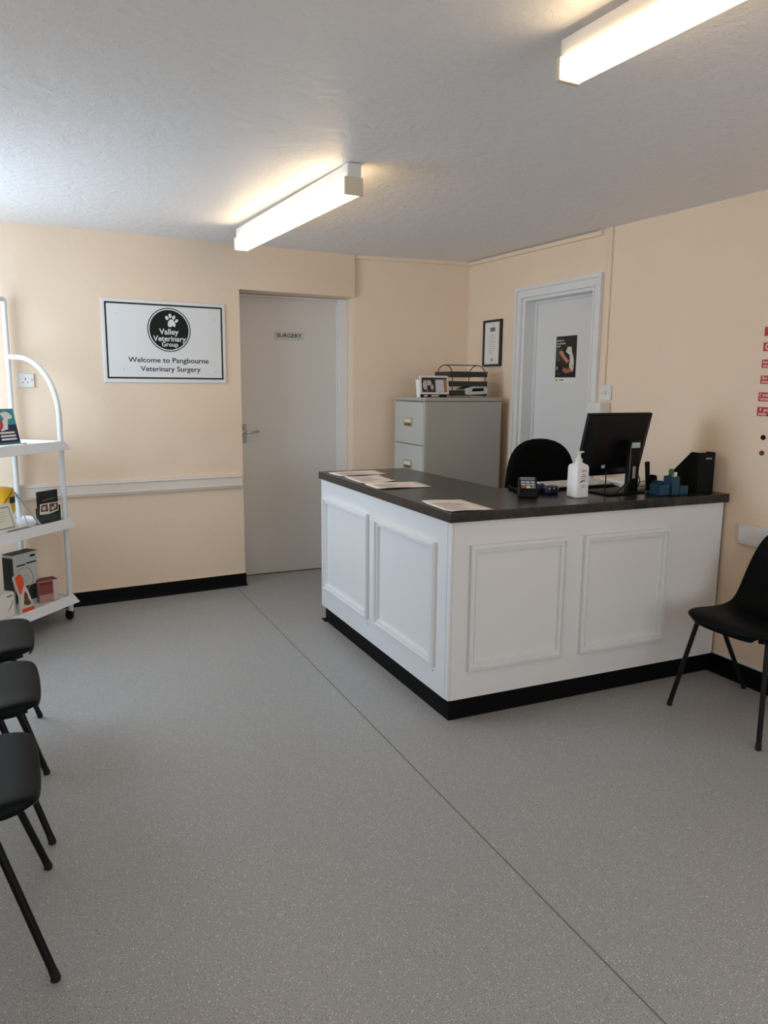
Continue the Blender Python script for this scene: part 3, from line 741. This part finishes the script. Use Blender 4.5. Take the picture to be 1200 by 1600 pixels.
cf = thing('framed_notice', 'small white framed notice leaning on the trolley middle shelf at the left edge', 'picture frame', tw(-.425, .055, ZM), TR)
TC = math.radians(-18)
tilt(MB().box(-.13, .10, -.005, .005, 0, .165).build('frame', PAPER, cf, bevel=.002), TC)
tilt(Print(-.0055).rect(-.11, .078, .022, .145).build('border_print', mat('blue_grey_border', (120, 140, 146), .6), cf), TC)
tilt(Print(-.0062).rect(-.104, .072, .028, .139).build('notice_paper', mat('ivory_paper', (236, 234, 214), .7), cf), TC)
tilt(Print(-.0068).lines(-.06, .05, .06, .125, 5, .14, .4).build('print_line', GREYINK, cf), TC)
MB().prism([(.02, .012, 0), (.03, .012, 0), (.03, .055, .12), (.02, .055, .12)], (0, .008, 0)).build('easel_leg', CLEAR, cf)
n2_ = thing('leaflet_holder', 'empty slanting clear leaflet holder between the yellow tin and the black leaflets', 'leaflet holder', tw(-.235, .022, ZM), TR)
MB().prism([(-.055, .075, .215), (-.050, .075, .215), (.055, .0, .012), (.05, .0, .004)], (0, .012, 0)).prism([(-.055, .075, .215), (-.050, .075, .205), (-.035, .0, .004), (-.04, .0, .004)], (0, .006, 0)).build('acrylic_sheet', CLEAR, n2_)
MB().box(-.045, .06, -.03, .05, 0, .005).build('base', CLEAR, n2_)
bk = thing('leaflet_rack', 'black leaflets with a strip of animal photos on the trolley middle shelf', 'leaflet', tw(-.080, .050, ZM), TR - .06)
MB().box(-.078, .078, -.002, .012, .004, .195).build('leaflet', mat('black_card', (14, 20, 18), .5), bk, bevel=.001)
Print(-.0024).poly([(-.074, .060), (.0, .055), (.078, .066), (.078, .120), (-.066, .122)]).build('photo_strip', PAPER, bk)
Print(-.0032).poly([(-.066, .076), (-.006, .072), (-.010, .116), (-.056, .116)]).poly([(.004, .066), (.072, .074), (.072, .115), (.006, .116)]).build('animal_photo', BROWN, bk)
Print(-.0040).ell(-.038, .094, .013, .012).ell(.028, .086, .012, .010).ell(.050, .098, .008, .014).build('animal_shape', FUR, bk)
Print(-.0024).poly([(-.045, .138), (.055, .146), (.055, .149), (-.045, .141)]).build('script_line', GREYINK, bk)
MB().box(-.083, .083, -.010, -.008, 0, .055).box(-.086, -.083, -.010, .014, 0, .10).box(.083, .086, -.010, .014, 0, .10).box(-.086, .086, -.010, .03, 0, .003).build('holder', mat('grey_green_acrylic', (52, 66, 62), .2), bk)
gl = thing('scattered_leaflets', 'flat pile of green and grey leaflets under the leaning notice on the middle shelf', 'leaflets', tw(-.33, .03, ZM), TR)
MB().box(-.09, .055, -.022, .012, 0, .014).build('pile', mat('olive_leaflet', (118, 120, 98), .6), gl, bevel=.001)
MB().box(-.0, .12, .0, .03, .0, .003).build('loose_sheet', CLEAR, gl)
# bottom shelf
tb = thing('tall_white_box', 'tall pale grey product box with dark green top on the bottom shelf', 'box', tw(-.235, .135, ZB), TR - .08)
MB().box(-.078, .10, -.02, .06, 0, .318).build('carton', BOXG, tb, bevel=.001)
MB().box(-.0785, .1005, -.0205, .0605, .3175, .3205).build('lid', CABD, tb)
MB().box(-.0795, -.0780, -.019, .06, .10, .30).build('side_print', mat('deep_green_print', (36, 48, 40), .5), tb)
p_ = Print(-.0205); p_.rect(.045, .085, .287, .300).rect(-.055, .01, .246, .254).rect(.018, .092, .250, .258)
p_.build('print_line', INK, tb)
Print(-.0205).rect(-.076, .098, .03, .12).build('dark_band', mat('dark_green_card', (30, 44, 38), .5), tb)
Print(-.0212).ring(-.006, .165, .068, .003, 40).ring(.01, .165, .022, .002, 24).build('swirl_print', GREYINK, tb)
mbx = thing('maroon_white_box', 'squat maroon and white product box at the front of the bottom shelf', 'box', tw(-.078, .020, ZB), TR + .30)
# front corner toward the camera: own yaw
mbx.rotation_euler = (0, 0, TR - .48)
MB().box(-.112, .0, .0, .075, 0, .135).build('carton', PINKC, mbx, bevel=.001)
MB().box(-.1126, .0006, -.0006, .0756, .1345, .1365).build('lid', MAROON, mbx)
Print(-.0005).rect(-.110, -.03, .05, .125).build('label_print', mat('brick_print', (140, 66, 60), .6), mbx)
Print(-.0012).rect(-.110, -.03, .107, .127).build('label_band', MAROON, mbx)
Print(-.0005).rect(-.028, -.001, .002, .132).build('pale_panel', mat('pale_pink_card', (214, 196, 190), .6), mbx)
sd = MB(); sd.prism([(.0004, .002, .002), (.0004, .073, .002), (.0004, .073, .132), (.0004, .002, .132)], (.0006, 0, 0)); sd.build('side_panel', mat('pale_pink_card2', (220, 204, 198), .6), mbx)
sd = MB(); sd.prism([(.0012, .025, .002), (.0012, .073, .002), (.0012, .073, .07)], (.0006, 0, 0)); sd.build('corner_print', MAROON, mbx)
sd = MB(); sd.prism([(.0012, .02, .105), (.0012, .07, .12), (.0012, .07, .123), (.0012, .02, .108)], (.0006, 0, 0)); sd.prism([(.0012, .065, .128), (.0012, .075, .130), (.0012, .072, .138)], (.0006, 0, 0)); sd.build('print_line', INK, mbx)
ob = thing('treat_packet', 'orange and white treat packet with a dog picture on the bottom shelf', 'packet', tw(-.335, .028, ZB), TR)
PT = math.radians(-8)
pk = MB(); pk.prism([(-.045, -.004, .0), (.055, -.004, .0), (.046, -.008, .06), (.030, -.008, .13), (.010, -.006, .16), (.004, -.003, .215), (-.015, -.003, .235), (-.050, -.003, .215), (-.048, -.006, .16), (-.036, -.008, .10)], (0, .018, 0))
tilt(pk.build('packet', mat('white_foil', (222, 216, 208), .35), ob, bevel=.003), PT)
tilt(Print(-.0088).poly([(-.048, .212), (-.016, .228), (.003, .21), (.008, .165), (-.018, .12), (-.036, .108), (-.045, .16)]).build('orange_print', ORNG, ob), PT)
tilt(Print(-.0088).poly([(-.042, .002), (.052, .002), (.050, .022), (-.038, .026)]).build('orange_footer', ORNG, ob), PT)
tilt(Print(-.0095).poly([(-.020, .05), (-.005, .10), (.006, .12), (.018, .10), (.020, .07), (.034, .05), (.03, .036), (.0, .04)]).build('dog_print', BROWN, ob), PT)
wbt = thing('small_white_box', 'small white product box with red print at the far left of the bottom shelf', 'box', tw(-.445, .060, ZB), TR)
MB().box(-.07, .052, -.002, .07, 0, .135).build('carton', PAPER, wbt, bevel=.001)
Print(-.0028).rect(.0, .04, .112, .118).build('print_line', INK, wbt)
Print(-.0028).poly([(.0, .03), (.03, .055), (.045, .085), (.041, .086), (.025, .058), (.0, .034)]).build('red_swirl', mat('dull_red_print', (176, 96, 84), .6), wbt)

# ------------------------------------------------------------------ things on the worktop
ZW = .9312
def a4(quad, label, amp=.003, seed=0, n_=.0006):
    """a sheet with slightly curled edges over the given four corners"""
    random.seed(seed); mb = MB(); bm = mb.bm; N = 8; g = []
    ph_ = random.random() * 3
    for i in range(N + 1):
        row = []
        for j in range(N + 1):
            u, v = i / N, j / N
            x = (quad[0][0] * (1 - u) + quad[1][0] * u) * (1 - v) + (quad[3][0] * (1 - u) + quad[2][0] * u) * v
            y = (quad[0][1] * (1 - u) + quad[1][1] * u) * (1 - v) + (quad[3][1] * (1 - u) + quad[2][1] * u) * v
            lift = amp * (max(0, abs(v - .5) * 2 - .55) * (1 + math.sin(u * 4 + ph_)) + .25 * max(0, u - .7) * 3)
            row.append(bm.verts.new((x, y, ZW + .0006 + lift)))
        g.append(row)
    for i in range(N):
        for j in range(N): bm.faces.new((g[i][j], g[i + 1][j], g[i + 1][j + 1], g[i][j + 1]))
    t = thing('paper_notice', label, 'paper', (0, 0, 0)); t['group'] = 'printed sheets laid on the worktop'
    mb.build('sheet', PAPER2, t, smooth=True, solid=.0006)
    ln = MB(); P = [Vector((p[0], p[1], 0)) for p in quad]
    for k in range(9):
        v0 = .16 + k * .075; e = .45 + random.random() * .4
        A = lambda u, v: (P[0] * (1 - u) + P[1] * u) * (1 - v) + (P[3] * (1 - u) + P[2] * u) * v + Vector((0, 0, ZW + .0014 + amp * max(0, abs(v - .5) * 2 - .5) * 2 + (amp * .75 * max(0, u - .7))))
        ln.prism([A(.12, v0), A(e, v0), A(e, v0 + .014), A(.12, v0 + .014)], (0, 0, .0002))
    ln.build('print_line', mat('faded_print', (176, 158, 150), .8), t)
    return t
a4([(1.570, 4.036), (1.868, 4.056), (1.872, 4.262), (1.556, 4.222)], 'printed sheet on the worktop farthest along, nearest the surgery door', .004, 1)
a4([(1.556, 3.705), (1.772, 3.730), (1.790, 4.005), (1.575, 4.018)], 'printed sheet on the worktop, second from the surgery door end', .006, 2)
a4([(1.550, 3.455), (1.846, 3.460), (1.856, 3.670), (1.556, 3.680)], 'printed sheet on the worktop, third from the surgery door end', .007, 3)
a4([(1.545, 2.712), (1.752, 2.716), (1.760, 3.012), (1.560, 3.022)], 'printed sheet on the worktop at the front corner of the counter', .007, 4)

# card terminal
te = thing('card_machine', 'black card payment machine with coloured keys on the worktop', 'card machine', (2.112, 2.985, ZW), -.50)
bodyt = MB(); bodyt.prism([(-.044, -.045, 0), (-.044, .05, 0), (-.044, .05, .085), (-.044, .038, .090), (-.044, -.045, .030)], (.088, 0, 0)); bodyt.build('body', DEVB, te, bevel=.006)
sl = math.atan2(.060, .083)
fx = lambda x, v: (x, -.045 + v * math.cos(sl), .031 + v * math.sin(sl))
fn = Vector((0, -math.sin(sl), math.cos(sl)))
def key(name, x0, x1, v0, v1, m, hh=.0015):
    MB().prism([Vector(fx(x0, v0)), Vector(fx(x1, v0)), Vector(fx(x1, v1)), Vector(fx(x0, v1))], fn * hh).build(name, m, te)
key('screen', -.034, .034, .078, .098, mat('lcd_grey', (120, 126, 118), .3))
kc = mat('key_grey', (170, 176, 190), .5)
for c in range(3):
    for r in range(3):
        m_ = kc
        if r == 0: m_ = (mat('key_red', (200, 70, 80), .5), mat('key_yellow', (226, 214, 150), .5), mat('key_green', (110, 160, 160), .5))[c]
        key('key', -.033 + c * .023, -.013 + c * .023, .022 + r * .018, .035 + r * .018, m_)
cbp = [(2.062, 3.03, ZW + .02)] + [(2.03 - .014 * k, 3.06 + .006 * k + .012 * math.sin(k * .8), ZW + .016 + .006 * math.sin(k * 1.3)) for k in range(7)]
coil = []
for k in range(120):
    u = k / 119; bx_, by_ = 2.125 + .055 * u, 3.065 + .185 * u
    coil.append((bx_ + .006 * math.cos(k * .9), by_ + .006 * math.cos(k * .9), ZW + .0105 + .0075 * math.sin(k * .9)))
tag(MB().tube(coil, .0028, 6).build('coiled_cable', DEVB, smooth=True), 'black coiled cable lying behind the card payment machine', 'cable')

# navy desk accessory
na = thing('desk_gadget', 'small navy blue desk gadget between the card machine and the white bottle', 'desk accessory', (2.268, 3.03, ZW), .1)
MB().lathe([(.020, -.030), (.024, -.026), (.024, .026), (.020, .030)], (-.035, .035, .0242), 18, 'x').build('rear_roller', NAVY, na, smooth=True)
MB().box(-.030, .042, -.03, .025, 0, .040).build('body', NAVY, na, bevel=.010, seg=3)
MB().lathe([(.014, 0), (.012, -.003)], (-.066, .035, .0242), 14, 'x').build('white_cap', PAPER, na, smooth=True)
for x in (-.022, .006, .034): Print(-.0305).ell(x, .030, .003, .004).build('white_dot', PAPER, na)

# hand wash bottle
bt = thing('pump_bottle', 'white square pump bottle of hand sanitiser standing on the worktop', 'bottle', (2.332, 2.892, ZW), .06)
bb = MB(); bm = bb.bm
def sq(hw, z, r=.008):
    out = []
    for sx_, sy_ in ((-1, -1), (1, -1), (1, 1), (-1, 1)):
        a0 = {(-1, -1): PI, (1, -1): 1.5 * PI, (1, 1): 0, (-1, 1): .5 * PI}[(sx_, sy_)]
        for k in range(4):
            a = a0 + k * PI / 6
            out.append(bm.verts.new((sx_ * (hw - r) + r * math.cos(a), sy_ * (hw - r) + r * math.sin(a), z)))
    return out
R_ = [sq(.034, 0, .008), sq(.0375, .004), sq(.0365, .145), sq(.033, .155, .010), sq(.020, .163, .012), sq(.018, .166, .014)]
bm.faces.new(R_[0][::-1]); bm.faces.new(R_[-1])
for a, b in zip(R_, R_[1:]):
    for k in range(16): bm.faces.new((a[k], a[(k + 1) % 16], b[(k + 1) % 16], b[k]))
bb.build('body', mat('white_bottle_plastic', (236, 236, 238), .35), bt, smooth=True)
MB().lathe([(.017, .162), (.017, .182), (.013, .186), (.009, .188), (.008, .205), (.010, .207), (.010, .213)], (0, 0, 0), 20).build('pump_collar', SOCK, bt, smooth=True)
MB().box(-.012, .026, -.007, .007, .211, .219).build('pump_nozzle', SOCK, bt, bevel=.003)
lbp = Print(-.0374); lbp.text('SAFE 4', -.012, .016, .124, .132, .02).rect(-.006, .016, .076, .0775); lbp.build('lettering', GREYINK, bt)
Print(-.0376).rect(-.008, .012, .110, .113).rect(-.014, .016, .101, .104).rect(-.012, .018, .092, .0935).build('red_print', mat('dull_red_ink', (150, 84, 88), .6), bt)
Print(-.0378).poly([(-.020, .078), (-.012, .083), (.014, .086), (.014, .084), (-.010, .078), (-.018, .074)]).rect(-.010, .012, .058, .060).rect(-.014, .014, .050, .0515).build('dark_print', INK, bt)

# monitor
mo = thing('computer_monitor', 'black flat computer monitor seen from the back on the worktop', 'monitor', (2.618, 2.925, ZW), .08)
TM = math.radians(13)
Mm = Matrix.Rotation(TM, 3, 'X')
PX0, PX1, PZ0, PZ1 = -.195, .232, -.182, .140
MC = Vector((0, .058, .255))
def mon(mb, name, m, par=mo, bevel=0, **k):
    for v in mb.bm.verts: v.co = Mm @ v.co + MC
    return mb.build(name, m, par, bevel=bevel, **k)
pn = MB(); pn.box(PX0, PX1, .0, .022, PZ0, PZ1); scr = mon(pn, 'panel', DEVB, bevel=.004)
hs = MB(); bm = hs.bm
r0 = [bm.verts.new(p) for p in ((PX0 + .01, 0, PZ0 + .01), (PX1 - .01, 0, PZ0 + .01), (PX1 - .01, 0, PZ1 - .01), (PX0 + .01, 0, PZ1 - .01))]
r1 = [bm.verts.new(p) for p in ((PX0 + .05, -.030, PZ0 + .05), (PX1 - .05, -.030, PZ0 + .05), (PX1 - .05, -.030, PZ1 - .06), (PX0 + .05, -.030, PZ1 - .06))]
bm.faces.new(r1)
for k in range(4): bm.faces.new((r0[k], r0[(k + 1) % 4], r1[(k + 1) % 4], r1[k]))
mon(hs, 'back_housing', DEVB, bevel=.006)
mon(MB().box(PX0 + .018, PX1 - .018, .0218, .0226, PZ0 + .02, PZ1 - .02), 'screen', mat('dark_screen', (6, 7, 9), .15))
sb = MB().prism([(.018, -.040, 0), (.086, -.040, 0), (.086, -.012, 0), (.018, -.012, 0)], (0, 0, .262)); sb.build('stand_column', DEVB, mo, bevel=.004)
MB().box(.020, .084, -.03, .04, .22, .262).build('stand_neck', DEVB, mo, bevel=.004)
MB().box(-.13, .12, -.060, .115, 0, .010).build('stand_base', DEVB, mo, bevel=.004)
MB().prism([(-.05, -.05, .010), (.018, -.04, .052), (.018, -.04, .060), (-.056, -.05, .012)], (0, .012, 0)).build('stand_brace', CHROME, mo)
MB().box(.019, .0205, -.0412, -.0400, .06, .24).build('chrome_edge', CHROME, mo)
MB().box(.026, .082, -.0412, -.0398, .226, .252).build('silver_label', GLASS, mo)
MB().box(.040, .060, -.0412, -.0398, .075, .135).build('rating_label', mat('grey_label', (150, 150, 146), .5), mo)
mon(MB().box(-.075, -.052, -.0312, -.0300, PZ0 + .052, PZ0 + .068), 'badge', GLASS)
MB().tube([(-.108, -.01, .115), (-.110, -.014, .05), (-.108, -.01, .012)], .003, 6).build('cable', DEVB, mo, smooth=True)
MB().tube([(.086, -.02, .095), (.112, -.02, .075), (.118, -.02, .05), (.105, -.02, .03), (.088, -.015, .025)], .003, 6).build('cable', DEVB, mo, smooth=True)

# keyboard
kb = thing('computer_keyboard', 'white-topped computer keyboard lying behind the monitor stand', 'keyboard', (2.545, 3.185, ZW), .04)
MB().prism([(-.21, -.07, 0), (-.21, .07, 0), (-.21, .07, .026), (-.21, -.07, .014)], (.42, 0, 0)).build('case', DEVB, kb, bevel=.003)
kt = MB()
for r in range(5):
    for c in range(15):
        kt.box(-.198 + c * .0265, -.198 + c * .0265 + .022, -.062 + r * .025, -.062 + r * .025 + .020, .012 + r * .0022, .022 + r * .0022)
kt.build('keys', SOCK, kb)
# papers at right
pp = thing('paper_stack', 'low stack of white papers right of the monitor stand', 'papers', (2.868, 3.115, ZW), -.04)
for k in range(5):
    ox, oy, r_ = random.uniform(-.02, .02), random.uniform(-.015, .015), random.uniform(-.04, .04)
    mb = MB().box(-.095 + ox * .5, .095 + ox * .5, -.135 + oy, .135 + oy, .0005 + k * .006, .006 + k * .006, Matrix.Rotation(r_, 3, 'Z'))
    mb.build('sheaf', PAPER, pp, bevel=.001)
MB().tube([(-.06, -.09, .034), (.05, -.075, .034)], .003, 6).build('pen', GREYINK, pp)

# teal desk organiser
og = thing('desk_organiser', 'teal plastic desk organiser with three compartments at the counter edge', 'organiser', (2.832, 2.775, ZW), .0)
def pot(nm, x0, x1, y0, y1, h_):
    mb = MB(); t_ = .003
    mb.box(x0, x1, y0, y0 + t_, 0, h_); mb.box(x0, x1, y1 - t_, y1, 0, h_); mb.box(x0, x0 + t_, y0 + t_, y1 - t_, 0, h_); mb.box(x1 - t_, x1, y0 + t_, y1 - t_, 0, h_); mb.box(x0, x1, y0, y1, 0, .004)
    return mb.build(nm, TEAL, og, bevel=.001)
pot('low_compartment', -.105, -.045, -.012, .060, .052); pot('tall_compartment', -.038, .008, -.022, .040, .092); pot('small_compartment', .014, .068, -.020, .045, .045)
pot('rear_compartment', -.055, -.008, .044, .10, .060)
tag(MB().prism([(2.775, 2.90, .937), (2.793, 2.90, .937), (2.786, 2.905, 1.085), (2.762, 2.905, 1.083)], (0, .012, 0)).build('black_marker', DEVB, bevel=.002), 'thick black marker standing up behind the teal desk organiser', 'pen')
tag(MB().prism([(2.80, 2.885, .937), (2.822, 2.885, .937), (2.822, 2.885, 1.010), (2.812, 2.885, 1.018), (2.80, 2.885, 1.000)], (0, .04, 0)).build('black_stapler', DEVB, bevel=.002), 'black stapler standing behind the low teal compartment', 'stapler')
tag(MB().lathe([(.006, .937), (.006, 1.03), (.011, 1.034), (.013, 1.045), (.011, 1.056), (.005, 1.060)], (2.812, 2.785, 0), 14).build('green_pen', LIME, smooth=True), 'green topped pen standing in the tall teal compartment', 'pen')
tag(MB().box(2.824, 2.842, 2.775, 2.790, .937, 1.042).build('white_eraser', PAPER, bevel=.002), 'white stick standing beside the green pen in the teal organiser', 'stationery')

# magazine file
mg = thing('magazine_file', 'black magazine file standing at the wall end of the worktop', 'magazine file', (3.026, 2.768, ZW), -.04)
W_, D_, HH = .052, .215, .203
mb = MB()
mb.box(-W_, W_, 0, .004, 0, HH)
for x in (-W_, W_ - .004):
    mb.prism([(x, .004, 0), (x, D_, 0), (x, D_, .06), (x, .055, HH), (x, .004, HH)], (.004, 0, 0))
mb.box(-W_, W_, 0, D_, 0, .004); mb.box(-W_, W_, D_ - .004, D_, 0, .06); mb.box(-W_ + .004, W_ - .004, .01, .05, .01, HH - .01)
mb.build('file_body', mat('black_card_box', (10, 11, 10), .6, spec=.2), mg, bevel=.0015)
Print(-.0005).rect(-.008, .030, HH - .034, HH - .026).build('label', GREYINK, mg)
